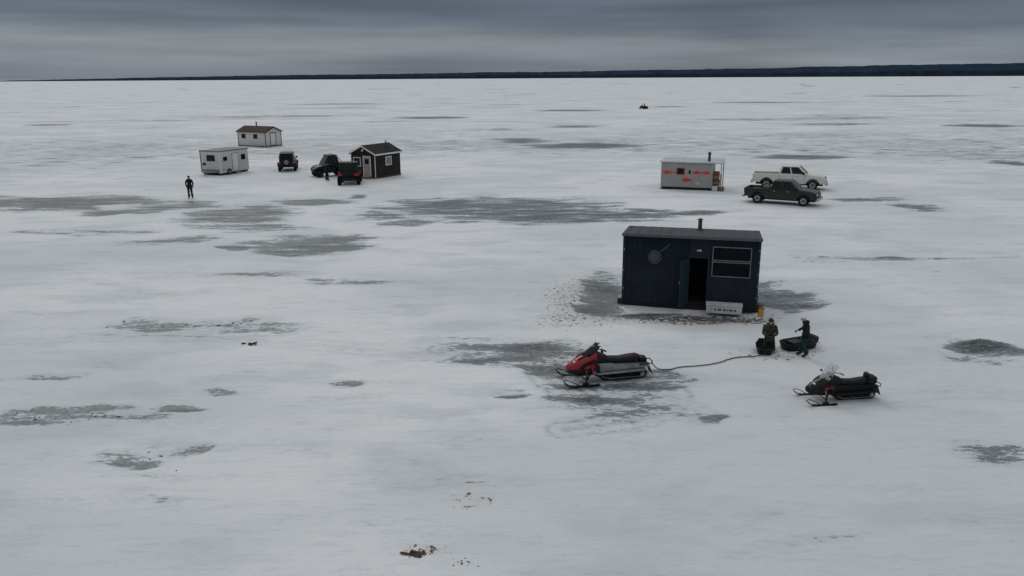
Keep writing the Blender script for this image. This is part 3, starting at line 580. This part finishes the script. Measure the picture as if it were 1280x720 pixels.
# ------------------------------------------------------------------ snowmobiles
def snowmobile(name,x,y,rz,hood,side,rear,tall=False,s=1,z=None):
    r=root(name,x,y,rz,z,s)
    def stad(R0,zc,xa,xb,n=8):
        P=[(xa+R0*math.cos(t),zc+R0*math.sin(t)) for t in np.linspace(math.pi/2,3*math.pi/2,n)]
        P+=[(xb,zc-R0)]+[(xb+.28+R0*.7*math.cos(t),zc+.12+R0*.7*math.sin(t)) for t in np.linspace(-math.pi/2+.5,math.pi/2,n)]
        return P
    P=stad(.15,.19,-1.22,.0); prism(r,'track_belt',P,-.19,.19,rubber,.01)
    per=[]
    for i in range(len(P)):
        a=Vector(P[i]);b=Vector(P[(i+1)%len(P)]); n=max(1,int((b-a).length/.07))
        for k in range(n): per.append((a.lerp(b,k/n),(b-a).normalized()))
    for p,d in per:
        ang_=math.atan2(d.y,d.x)
        o=box(r,'track_lug',-.012,.012,-.18,.18,-.03,.03,rubber); o.location=(p.x,0,p.y); o.rotation_euler=(0,-ang_,0)
    for xx in(-1.22,-.8,-.4,0): 
        for s_ in(-1,1): cyl(r,'bogie_wheel',(xx,s_*.192,.17),(xx,s_*.215,.17),.085,silver if xx<-1 else blackp)
    for s_ in(-1,1): tube(r,'slide_rail',[(-1.25,s_*.2,.1),(-.1,s_*.2,.08),(.15,s_*.2,.18)],.018,silver)
    prism(r,'tunnel',[(-1.42,.40),(-1.42,.53),(-1.38,.56),(.3,.62),(.3,.34),(-.1,.36)],-.22,.22,rear,.012)
    for s_ in(-1,1):
        prism(r,'running_board',[(-1.3,.36),(-1.3,.385),(.3,.34),(.5,.42),(.5,.39),(.3,.31)],min(s_*.2,s_*.42),max(s_*.2,s_*.42),rear,.004)
        tube(r,'board_edge',[(-1.3,s_*.42,.375),(.3,s_*.42,.33),(.5,s_*.42,.42)],.014,rear)
        tube(r,'tunnel_rail',[(-1.42,s_*.22,.55),(-.6,s_*.23,.60),(-.2,s_*.23,.62)],.014,blackp)
    tube(r,'rear_bumper',[(-1.1,.24,.5),(-1.5,.25,.52),(-1.56,.15,.56),(-1.56,-.15,.56),(-1.5,-.25,.52),(-1.1,-.24,.5)],.018,blackp)
    mkmesh('snow_flap',[(-1.42,-.2,.46),(-1.42,.2,.46),(-1.55,.2,.14),(-1.55,-.2,.14),(-1.44,-.2,.46),(-1.44,.2,.46),(-1.57,.2,.14),(-1.57,-.2,.14)],[(0,1,2,3),(4,5,6,7),(0,1,5,4),(1,2,6,5),(2,3,7,6),(3,0,4,7)],blackp,r)
    box(r,'tail_light',-1.14,-1.1,-.1,.1,.74,.79,redlight,.01)
    loft(r,'seat',[sec(.12,.13,.6,.80,p=3),sec(-.1,.16,.58,.79,p=3),sec(-.45,.19,.57,.76,p=3.5,top=.85),sec(-.8,.19,.58,.80,p=4,top=.85),sec(-1.02,.17,.6,.82,p=4,top=.8),sec(-1.12,.13,.62,.78,p=3)],seatm)
    loft(r,'tank_console',[sec(.5,.24,.6,1.0,p=3,top=.7),sec(.28,.23,.58,.98,p=3,top=.7),sec(.05,.19,.58,.88,p=3,top=.7),sec(-.08,.14,.6,.80,p=3,top=.7)],side)
    loft(r,'hood',[sec(.32,.30,.45,.98,p=3.2,top=.75),sec(.5,.35,.42,1.0,p=3.2,top=.7),sec(.75,.36,.40,.90,p=3.,top=.65),sec(1.0,.31,.38,.76,p=2.8,top=.6),sec(1.2,.2,.38,.62,p=2.5,top=.6),sec(1.3,.08,.42,.54,p=2)],hood)
    loft(r,'belly_pan',[sec(.25,.30,.28,.6,p=3.5),sec(.6,.38,.26,.6,p=3.5),sec(.95,.33,.27,.55,p=3),sec(1.25,.16,.34,.48,p=2.5)],side)
    for s_ in(-1,1):
        loft(r,'hood_vent',[sec(.55,.055,.90,.985,p=3,y=s_*.14),sec(.8,.05,.80,.885,p=3,y=s_*.14),sec(.95,.03,.72,.79,p=3,y=s_*.13)],blackp)
    for s_ in(-1,1):
        mkmesh('side_panel',[(.35,s_*.35,.50),(.95,s_*.345,.46),(.85,s_*.31,.66),(.5,s_*.315,.80),(.35,s_*.30,.78),(.35,s_*.38,.50),(.95,s_*.365,.46),(.85,s_*.34,.66),(.5,s_*.35,.80),(.35,s_*.33,.78)],[(0,1,2,3,4),(5,6,7,8,9),(0,1,6,5),(1,2,7,6),(2,3,8,7),(3,4,9,8),(4,0,5,9)],side,r)
        mkmesh('side_decal',[(.42,s_*.384,.58),(.80,s_*.374,.53),(.74,s_*.364,.61),(.48,s_*.362,.68),(.42,s_*.388,.58),(.80,s_*.378,.53),(.74,s_*.368,.61),(.48,s_*.366,.68)],[(0,1,2,3),(4,5,6,7),(0,1,5,4),(1,2,6,5),(2,3,7,6),(3,0,4,7)],redp,r)
        mkmesh('footwell_panel',[(.3,s_*.28,.34),(.52,s_*.44,.36),(.58,s_*.42,.62),(.34,s_*.27,.78),(.28,s_*.26,.34),(.5,s_*.42,.36),(.56,s_*.40,.62),(.32,s_*.25,.78)],[(0,1,2,3),(4,5,6,7),(0,1,5,4),(1,2,6,5),(2,3,7,6),(3,0,4,7)],hood,r)
        box(r,'head_light',1.02,1.09,s_*.11-.07,s_*.11+.07,.67,.73,headl,.02,rot=(0,.6,0))
        top=[(.32,.05),(.5,.03),(1.1,.03),(1.3,.06),(1.45,.14),(1.52,.24)]
        SP=top+[(a-.01 if a>1.4 else a,b-.022) for a,b in top[::-1]]
        prism(r,'ski',SP,s_*.53-.07,s_*.53+.07,blackp,.006)
        prism(r,'ski_keel',[(.45,.012),(1.15,.012),(1.2,.03),(.4,.03)],s_*.53-.015,s_*.53+.015,silver)
        tube(r,'ski_loop',[(1.52,s_*.53,.235),(1.42,s_*.53,.27),(1.2,s_*.53,.18),(1.0,s_*.53,.05)],.014,blackp)
        box(r,'ski_saddle',.66,.88,s_*.53-.04,s_*.53+.04,.03,.12,blackp,.01)
        cyl(r,'spindle',(.78,s_*.53,.08),(.70,s_*.50,.42),.028,blackp)
        tube(r,'upper_a_arm',[(.62,s_*.2,.46),(.70,s_*.50,.38)],.018,blackp); tube(r,'lower_a_arm_front',[(.95,s_*.2,.36),(.74,s_*.51,.2)],.018,blackp); tube(r,'lower_a_arm_rear',[(.5,s_*.2,.34),(.74,s_*.51,.2)],.018,blackp)
        tube(r,'shock',[(.68,s_*.24,.68),(.74,s_*.48,.24)],.028,hood if not tall else silver)
        tube(r,'handlebar',[(.25,0,1.06),(.24,s_*.12,1.07),(.2,s_*.22,1.12),(.12,s_*.38,1.10)],.015,blackp); tube(r,'grip',[(.16,s_*.28,1.115),(.1,s_*.41,1.10)],.024,rubber)
        tube(r,'brake_lever',[(.2,s_*.22,1.12),(.22,s_*.36,1.08)],.008,silver)
        if not tall: box(r,'hand_guard',.18,.24,min(s_*.24,s_*.42),max(s_*.24,s_*.42),1.04,1.16,blackp,.03)
    tube(r,'steering_post',[(.42,0,.8),(.25,0,1.06)],.03,blackp)
    box(r,'gauge_pod',.36,.5,-.12,.12,.98,1.08,blackp,.03)
    zt=1.44 if tall else 1.24; w0=.3 if tall else .24
    n=9; v=[]
    for m in range(5):
        t=m/4
        for k in range(n):
            u=(k/(n-1)-.5)*2; w=w0*(1-.25*t*t) 
            v.append((.80-.42*t-.22*u*u*(1-.2*t),u*w,.88+(zt-.88)*t*(1-.12*u*u)))
    f=[(m*n+k,m*n+k+1,(m+1)*n+k+1,(m+1)*n+k) for m in range(4) for k in range(n-1)]
    o=mkmesh('windshield',v,f,wshield if tall else wshd,r,True); so=o.modifiers.new('s','SOLIDIFY'); so.thickness=.006
    if tall:
        box(r,'storage_trunk',-1.38,-1.0,-.2,.2,.6,.86,blackp,.04); loft(r,'backrest',[sec(-1.0,.15,.82,.98,p=3),sec(-1.08,.16,.82,1.0,p=3)],seatm)
        tube(r,'grab_bar',[(-1.0,.2,.7),(-1.2,.24,.9),(-1.2,-.24,.9),(-1.0,-.2,.7)],.014,blackp)
        for s_ in(-1,1): box(r,'mirror',.55,.6,s_*.34-.05,s_*.34+.05,1.0,1.08,blackp,.015)
        box(r,'nose_stripe',1.1,1.22,-.13,.13,.55,.585,white,.01,rot=(0,.5,0))
    else:
        loft(r,'tunnel_bag',[sec(-1.12,.15,.56,.70,p=4),sec(-1.2,.17,.55,.74,p=4),sec(-1.36,.16,.55,.70,p=4)],blackp)
    return r
snowmobile('snowmobile',3.0,24.05,190,redp,blackp,silver)
snowmobile('snowmobile.001',9.86,22.2,187,blackpaint,blackp,blackp,tall=True,s=.81)
# ------------------------------------------------------------------ sleds, rope
def sled(name,x,y,rz,L_,W_,H_,load=True):
    r=root(name,x,y,rz,gz1(x,y)+.0)
    def ring(lx,wy,z,n=28,off=0):
        return [(off+lx*math.copysign(abs(math.cos(a))**.5,math.cos(a)),wy*math.copysign(abs(math.sin(a))**.5,math.sin(a)),z+ (.12 if math.cos(a)>.8 and z>.05 else 0)*H_/.3) for a in [2*math.pi*i/n for i in range(n)]]
    l,w=L_/2,W_/2
    rings=[ring(l*.8,w*.72,.0),ring(l*.9,w*.82,.04),ring(l*.96,w*.92,H_*.8),ring(l*1.0,w*1.0,H_),ring(l*.98,w*.97,H_+.02),ring(l*.93,w*.88,H_*.8),ring(l*.8,w*.74,.05)]
    loft(r,'tub',rings,blackp)
    tube(r,'tow_rope_loop',[(l*.9,w*.5,H_*.8),(l*1.4,0,.05),(l*.9,-w*.5,H_*.8)],.012,ropem)
    if load:
        box(r,'gear_box',-.4,.05,-.2,.2,.06,.3,blackp,.03); loft(r,'duffel_bag',[sec(.1,.12,.08,.28),sec(.2,.17,.06,.34),sec(.4,.17,.06,.33),sec(.5,.1,.1,.26)],seatm)
    return r
sled('cargo_sled',10.3,26.85,22,1.45,.72,.28)
sled('cargo_sled.001',8.95,26.45,75,.95,.62,.24,False)
pts=[]
key=[(4.55,24.32,.45),(4.8,24.45,.12),(5.2,24.66,.03),(5.63,24.85,.03),(6.2,24.95,.03),(6.9,25.25,.03),(7.5,25.62,.03),(8.0,25.8,.03),(8.5,25.95,.03),(8.85,26.0,.1),(8.95,26.05,.22)]
for i in range(len(key)-1):
    a_=Vector(key[max(i-1,0)]);b_=Vector(key[i]);c_=Vector(key[i+1]);d_=Vector(key[min(i+2,len(key)-1)])
    for k in range(6):
        t=k/6; p=.5*((2*b_)+(c_-a_)*t+(2*a_-5*b_+4*c_-d_)*t*t+(3*b_-a_-3*c_+d_)*t**3)
        p.y+=.04*math.sin(i*2.1+k*.5); p.z+=gz1(p.x,p.y); pts.append(p)
tube(None,'tow_rope',pts,.018,ropem,6)
# ------------------------------------------------------------------ people
def skinned(name,V,Ed,parent,mats,tags,sub=1,rootv=0):
    me=bpy.data.meshes.new(name); me.from_pydata([v[0] for v in V],[e[:2] for e in Ed],[]); me.update()
    o=bpy.data.objects.new(name,me); COL.objects.link(o)
    o.modifiers.new('Skin','SKIN'); sd=me.skin_vertices[0].data
    for i_,v in enumerate(V):
        rr=v[1]; sd[i_].radius=rr if isinstance(rr,tuple) else (rr,rr); sd[i_].use_root=(i_==rootv)
    ss=o.modifiers.new('s','SUBSURF'); ss.levels=sub; ss.render_levels=sub
    dg=bpy.context.evaluated_depsgraph_get(); dg.update()
    m2=bpy.data.meshes.new_from_object(o.evaluated_get(dg)); bpy.data.objects.remove(o)
    m2.materials.clear()
    for m in mats: m2.materials.append(m)
    segs=[(Vector(V[a][0]),Vector(V[b][0]),t) for (a,b),t in zip([e[:2] for e in Ed],tags)]
    for p in m2.polygons:
        p.use_smooth=True; c_=p.center; best=9;bt=0
        for a,b,t in segs:
            d=b-a; u=max(0,min(1,(c_-a).dot(d)/max(d.length_squared,1e-9))); q_=(c_-a-d*u).length
            if q_<best: best=q_;bt=t
        p.material_index=bt
    n=bpy.data.objects.new(name,m2); COL.objects.link(n); n.parent=parent; return n
def glove(r,name,w,d,side,mat,curl=.7):
    w=Vector(w); d=Vector(d).normalized(); up=Vector((0,0,1)) if abs(d.z)<.9 else Vector((1,0,0))
    lat=d.cross(up).normalized(); pn=lat.cross(d).normalized()
    V=[(w,.028),(w+d*.05,(.042,.026)),(w+d*.09,(.040,.024))]; Ed=[(0,1),(1,2)]
    skinned(name+'_palm',V,Ed,r,[mat],[0,0])
    for k,(o,l) in enumerate(((-.03,.062),(-.01,.072),(.01,.068),(.03,.052))):
        b=w+d*.085+lat*o; c1=b+(d-pn*curl*.5).normalized()*l*.55; c2=c1+(d*.4-pn*curl).normalized()*l*.5
        skinned(name+'_finger',[(b,.012),(c1,.0115),(c2,.009)],[(0,1),(1,2)],r,[mat],[0,0])
    b=w+d*.03+lat*(-.03*side); c1=b+(d*.6-lat*side*.8).normalized()*.045; c2=c1+(d-pn*.3).normalized()*.035
    skinned(name+'_thumb',[(b,.016),(c1,.013),(c2,.011)],[(0,1),(1,2)],r,[mat],[0,0])
DEF=dict(pelvis=(0,0,.96),waist=(0,0,1.12),chest=(0,0,1.33),neck=(0,0,1.50),head=(.01,0,1.56),
 shL=(0,.19,1.42),elL=(.02,.26,1.14),wrL=(.12,.25,.90),shR=(0,-.19,1.42),elR=(.02,-.26,1.14),wrR=(.12,-.25,.90),
 hipL=(0,.095,.90),knL=(.03,.11,.50),anL=(-.01,.12,.12),toeL=(.18,.15,.055),hipR=(0,-.095,.90),knR=(.03,-.11,.50),anR=(-.01,-.12,.12),toeR=(.18,-.15,.055))
RAD=dict(pelvis=(.165,.14),waist=(.16,.135),chest=(.185,.145),neck=.065,head=.055,sh=.085,el=.064,wr=.05,hip=.115,kn=.085,an=.07,toe=.055)
def person(name,x,y,rz,H,jac,pants,boots,hat,pose={},headrot=0,hatstyle='beanie',dz=0,hood=None):
    s=H/1.78; r=root(name,x,y,rz,gz1(x,y)+dz,s)
    J=dict(DEF); J.update(pose); names=list(J)
    V=[(J[n],RAD.get(n) or RAD[n[:-1]]) for n in names]; ix={n:i for i,n in enumerate(names)}
    E_=[('pelvis','waist',0),('waist','chest',0),('chest','neck',0),('neck','head',3)]
    for S in'LR': E_+=[('chest','sh'+S,0),('sh'+S,'el'+S,0),('el'+S,'wr'+S,0),('pelvis','hip'+S,1),('hip'+S,'kn'+S,1),('kn'+S,'an'+S,1),('an'+S,'toe'+S,2)]
    skinned('body',V,[(ix[a],ix[b]) for a,b,_ in E_],r,[jac,pants,boots,skin],[t for *_,t in E_],2)
    P=Vector(J['pelvis']); U=(Vector(J['waist'])-P).normalized()
    q_=U.to_track_quat('Z','Y'); rings=[]
    for h_,a_ in((-.13,1.0),(-.12,1.06),(0,1.02),(.12,.93)):
        rings.append([P+q_@Vector((.155*a_*math.cos(t),.195*a_*math.sin(t),h_)) for t in np.linspace(0,2*math.pi,20,endpoint=False)])
    loft(r,'jacket_hem',rings,jac)
    N=Vector(J['neck']); HD=Vector(J['head'])
    loft(r,'collar',[[N+Vector((rr*math.cos(t),rr*1.05*math.sin(t),zz)) for t in np.linspace(0,2*math.pi,16,endpoint=False)] for rr,zz in((.10,-.05),(.105,0),(.09,.055),(.075,.055))],jac)
    for S,sd in(('L',1),('R',-1)):
        w=Vector(J['wr'+S]); dd=(w-Vector(J['el'+S])).normalized(); glove(r,'glove_'+S,w+dd*.01,dd,sd,blackp)
        a=Vector(J['an'+S])
        cyl(r,'boot_cuff_'+S,a+Vector((0,0,.06)),a+Vector((0,0,.20)) if (Vector(J['kn'+S])-a).z>.2 else a+(Vector(J['kn'+S])-a).normalized()*.18,.088,boots,.092,16)
    e=bpy.data.objects.new('head_pivot',None); COL.objects.link(e); e.parent=r; e.location=HD+(HD-N).normalized()*.09; e.rotation_euler=(0,0,math.radians(headrot))
    v=[];f=[];nu,nv=20,14
    for m in range(nv+1):
        ph=math.pi*m/nv
        for k in range(nu):
            t=2*math.pi*k/nu; x_=math.sin(ph)*math.cos(t);y_=math.sin(ph)*math.sin(t);z_=math.cos(ph)
            jaw=1-.25*max(0,-z_)*(1 if x_<.3 else .6)
            xx=x_*.098*jaw;yy=y_*.078*jaw;zz=z_*.118
            if x_>.9 and abs(y_)<.25 and -.35<z_<.1: xx+=.016
            if x_>.6 and .0<z_<.2 and .25<abs(y_)<.55: xx-=.008
            v.append((xx,yy,zz))
    for m in range(nv):
        for k in range(nu): f.append((m*nu+k,m*nu+(k+1)%nu,(m+1)*nu+(k+1)%nu,(m+1)*nu+k))
    mkmesh('head',v,f,skin,e,True)
    loft(e,'nose',[[(.09+a,b*math.cos(t),zz+b*.6*math.sin(t)) for t in np.linspace(0,6.283,8,endpoint=False)] for a,b,zz in((0,.014,-.005),(.012,.014,-.018),(.02,.008,-.022))],skin)
    for s_ in(-1,1):
        cyl(e,'eye',(.082,s_*.031,.012),(.091,s_*.031,.012),.009,blackp,seg=8); loft(e,'ear',[[(.0+.02*math.cos(t),s_*yy,.0+.03*math.sin(t)) for t in np.linspace(0,6.283,8,endpoint=False)] for yy in(.074,.088)],skin)
    box(e,'mouth',.083,.09,-.02,.02,-.052,-.046,M('lips',(.3,.1,.09),.5) if 'lips' not in bpy.data.materials else bpy.data.materials['lips'],.002)
    def cap(nm,mt,z0_,sc_,off=0):
        R_=[]
        for m in range(7):
            ph=m/6*math.pi/2
            R_.append([(off-.005+sc_*.106*math.cos(ph)*math.cos(t),sc_*.090*math.cos(ph)*math.sin(t),z0_+sc_*.105*math.sin(ph)) for t in np.linspace(0,6.283,18,endpoint=False)])
        loft(e,nm,R_,mt)
    cap('hat_crown',hat,.03,1.08)
    loft(e,'hat_cuff',[[(-.005+.116*a*math.cos(t),.1*a*math.sin(t),zz) for t in np.linspace(0,6.283,18,endpoint=False)] for a,zz in((.98,.02),(1.05,.022),(1.05,.06),(.98,.065))],hat)
    if hood: loft(r,'hood_roll',[[N+Vector((-.09+.09*math.cos(t)*a,.14*a*math.sin(t),zz)) for t in np.linspace(0,6.283,16,endpoint=False)] for a,zz in((.5,-.06),(1,-.02),(1.,.05),(.6,.08))],hood)
    return r
jblk=M('jacket_black',(.011,.012,.015),.85,0,.35,8,.3,spec=.2); pteal=M('snow_pants_teal',(.008,.035,.036),.8,0,.25,8,.3,spec=.2); camo=M('jacket_olive',(.04,.04,.026),.85,0,.8,14,.3,spec=.2); camop=M('snow_pants_olive',(.02,.022,.016),.85,0,.6,14,.3,spec=.2)
pdk=M('snow_pants_dark',(.010,.011,.014),.85,0,.3,8,.3,spec=.2); hatw=M('hat_white',(.6,.6,.6),.8,0,.1,20,.3); hatd=M('hat_dark',(.02,.02,.022),.85); bootm=M('boots',(.012,.012,.012),.8)
person('standing_person',10.18,25.95,168,1.50,jblk,pteal,bootm,hatw,pose=dict(elR=(.10,-.25,1.16),wrR=(.30,-.16,1.08),elL=(.0,.27,1.14),wrL=(.16,.22,.98),chest=(.05,0,1.33),neck=(.08,0,1.49),head=(.11,0,1.55),
  knL=(.07,.12,.50),anL=(-.06,.12,.12),toeL=(.12,.15,.055),knR=(.12,-.11,.5),anR=(.12,-.13,.12),toeR=(.3,-.15,.055)),hood=jblk)
person('kneeling_person',9.16,26.62,-105,1.66,camo,camop,bootm,hatd,dz=-.03,pose=dict(
  pelvis=(0,0,.54),waist=(.01,0,.70),chest=(.05,0,.90),neck=(.09,0,1.07),head=(.115,0,1.13),shL=(.05,.19,.99),shR=(.05,-.19,.99),elL=(.14,.25,.74),wrL=(.33,.14,.74),elR=(.13,-.26,.74),wrR=(.32,-.12,.70),
  hipL=(0,.1,.48),knL=(.13,.16,.1),anL=(-.28,.15,.1),toeL=(-.44,.15,.05),hipR=(0,-.1,.48),knR=(.12,-.17,.1),anR=(-.29,-.15,.1),toeR=(-.45,-.15,.05)),hood=camo)
person('standing_person.001',-26.19,64.1,-70,1.85,jblk,pdk,bootm,hatd,pose=dict(elL=(-.02,.27,1.16),wrL=(.16,.24,1.0),elR=(.0,-.26,1.15),wrR=(.14,-.2,.95),anL=(0,.13,.12),knL=(.03,.11,.5),toeL=(.17,.17,.055),anR=(0,-.11,.12),toeR=(.18,-.14,.055)))
person('standing_person.002',-17.6,75.4,60,1.75,jblk,pdk,bootm,hatd)
snowmobile('snowmobile.002',39.8,243,150,blackpaint,blackp,blackp,tall=True)
person('seated_rider',39.95,242.9,150,1.75,jblk,pdk,bootm,hatd,dz=-.06,pose=dict(pelvis=(-.3,0,.92),waist=(-.27,0,1.07),chest=(-.2,0,1.28),neck=(-.14,0,1.45),head=(-.12,0,1.52),shL=(-.18,.19,1.36),shR=(-.18,-.19,1.36),
   elL=(.02,.3,1.15),wrL=(.12,.36,1.14),elR=(.02,-.3,1.15),wrR=(.12,-.36,1.14),hipL=(-.28,.12,.86),hipR=(-.28,-.12,.86),knL=(.12,.26,.82),knR=(.12,-.26,.82),anL=(.18,.32,.46),anR=(.18,-.32,.46),toeL=(.36,.33,.43),toeR=(.36,-.33,.43)))
# ------------------------------------------------------------------ debris clusters (single meshes)
def debris(name,x,y,n,sx,sy,size,mat,seed):
    random.seed(seed); bm=bmesh.new()
    for k in range(n):
        px=random.gauss(0,sx);py=random.gauss(0,sy); s_=size*random.uniform(.2,1)**1.5
        m=Matrix.Translation((px,py,gz1(x+px,y+py)+s_*.08))@Matrix.Rotation(random.uniform(0,6.3),4,'Z')@Matrix.Rotation(random.uniform(-.4,.4),4,'Y')@Matrix.Diagonal((s_*random.uniform(1,2.4),s_*random.uniform(.5,1),s_*random.uniform(.25,.5),1))
        res=bmesh.ops.create_icosphere(bm,subdivisions=1,radius=.5,matrix=m)
        for vv in res['verts']: vv.co+=Vector((random.uniform(-1,1),random.uniform(-1,1),random.uniform(-1,1)))*s_*.12
    me=bpy.data.meshes.new(name); bm.to_mesh(me); bm.free(); me.materials.append(mat)
    o=bpy.data.objects.new(name,me); COL.objects.link(o); o.location=(x,y,0)
debris('bark_debris_pile',-2.0,14.3,30,.11,.05,.13,debrism,1)
debris('wood_chip_scatter',-1.0,14.0,22,.18,.08,.05,debrism,2)
debris('wood_chip_scatter.001',-.6,16.6,12,.5,.5,.028,debrism,3)
debris('frozen_dirt_clump',-9.66,27.6,9,.16,.08,.25,M('dark_slush',(.03,.03,.03),.8),4)
debris('wood_chip_scatter.002',2.9,31.8,55,1.1,1.8,.05,debrism,5)
debris('wood_chip_scatter.003',7.6,30.6,50,1.7,.3,.06,debrism,6)
db=M('dark_slush_b',(.05,.053,.055),.8)
debris('frozen_slush_chunks',-12.6,30.0,26,1.8,.3,.11,db,7)
debris('frozen_slush_chunks.001',-12.9,21.2,26,1.3,.2,.09,db,8)
debris('frozen_slush_chunks.002',-9.3,18.6,10,.6,.25,.08,db,9)
debris('frozen_slush_chunks.003',17,26.9,30,.5,.25,.10,slush,10)
# ------------------------------------------------------------------ world / light
w=bpy.data.worlds.new('World'); sc.world=w; w.use_nodes=True; nt=w.node_tree; L=nt.links
for n in list(nt.nodes): nt.nodes.remove(n)
out=nn(nt,'ShaderNodeOutputWorld'); sky=nn(nt,'ShaderNodeTexSky'); sky.sky_type='NISHITA'; sky.sun_disc=False
EL,AZ=42,-25
sky.sun_elevation=math.radians(EL); sky.sun_rotation=math.radians(AZ)
b1=nn(nt,'ShaderNodeBackground'); b1.inputs[1].default_value=.06; L.new(sky.outputs[0],b1.inputs[0])
tc=nn(nt,'ShaderNodeTexCoord'); sp=nn(nt,'ShaderNodeSeparateXYZ'); L.new(tc.outputs['Generated'],sp.inputs[0])
def wn(sx,sy,sz,scale,det):
    mp=nn(nt,'ShaderNodeMapping'); mp.inputs['Scale'].default_value=(sx,sy,sz); L.new(tc.outputs['Generated'],mp.inputs[0])
    n=nn(nt,'ShaderNodeTexNoise'); n.inputs['Scale'].default_value=scale; n.inputs['Detail'].default_value=det; n.inputs['Roughness'].default_value=.5
    L.new(mp.outputs[0],n.inputs['Vector']); return n.outputs['Fac']
c1=wn(1,1,9,2.4,4); c2=wn(1,1,16,3.0,5); c3=wn(1,1,5,3,3)
zz=math2('MULTIPLY_ADD',math2('SUBTRACT',c1,.5),.06,sp.outputs[2])
zz=math2('MULTIPLY_ADD',math2('MAXIMUM',sp.outputs[0],-.1),.025,zz)
rp=nn(nt,'ShaderNodeValToRGB'); cr=rp.color_ramp
mrz=mrange(zz,0,1,0,1,False); L.new(mrz,rp.inputs[0])
els=[(0,(.150,.176,.215)),(.012,(.165,.190,.228)),(.026,(.212,.240,.272)),(.040,(.222,.250,.280)),(.058,(.135,.162,.202)),(.088,(.098,.122,.163)),(.14,(.18,.205,.245)),(.4,(.50,.53,.565)),(1,(.70,.73,.77))]
while len(cr.elements)<len(els): cr.elements.new(.5)
for e_,(p,c_) in zip(cr.elements,els): e_.position=p; e_.color=(*c_,1)
sc1=nn(nt,'ShaderNodeVectorMath',operation='SCALE'); L.new(rp.outputs[0],sc1.inputs[0])
L.new(math2('MULTIPLY',mrange(c2,.3,.7,.86,1.14),mrange(c3,.3,.7,.92,1.08)),sc1.inputs['Scale'])
b2=nn(nt,'ShaderNodeBackground'); b2.inputs[1].default_value=1.0; L.new(sc1.outputs[0],b2.inputs[0])
ms=nn(nt,'ShaderNodeMixShader'); ms.inputs[0].default_value=.975; L.new(b1.outputs[0],ms.inputs[1]); L.new(b2.outputs[0],ms.inputs[2]); L.new(ms.outputs[0],out.inputs[0])
sl=bpy.data.lights.new('sun','SUN'); sl.energy=.6; sl.angle=math.radians(25); sl.color=(1,.97,.93)
so=bpy.data.objects.new('sun',sl); COL.objects.link(so); so.location=(0,0,60)
az=math.radians(AZ); d=Vector((math.sin(az)*math.cos(math.radians(EL)),math.cos(az)*math.cos(math.radians(EL)),math.sin(math.radians(EL))))
so.rotation_euler=d.to_track_quat('Z','Y').to_euler()
# ------------------------------------------------------------------ camera
cd=bpy.data.cameras.new('camera'); cd.sensor_width=36; cd.lens=985/1280*36; cd.clip_start=.1; cd.clip_end=60000
co_=bpy.data.objects.new('camera',cd); COL.objects.link(co_)
Rm=Matrix.Rotation(math.radians(75),4,'X')@Matrix.Rotation(math.radians(-.31),4,'Z')
co_.matrix_world=Matrix.Translation((0,0,9.5))@Rm
sc.camera=co_
sc.view_settings.view_transform='Standard'; sc.view_settings.look='None'; sc.view_settings.exposure=0
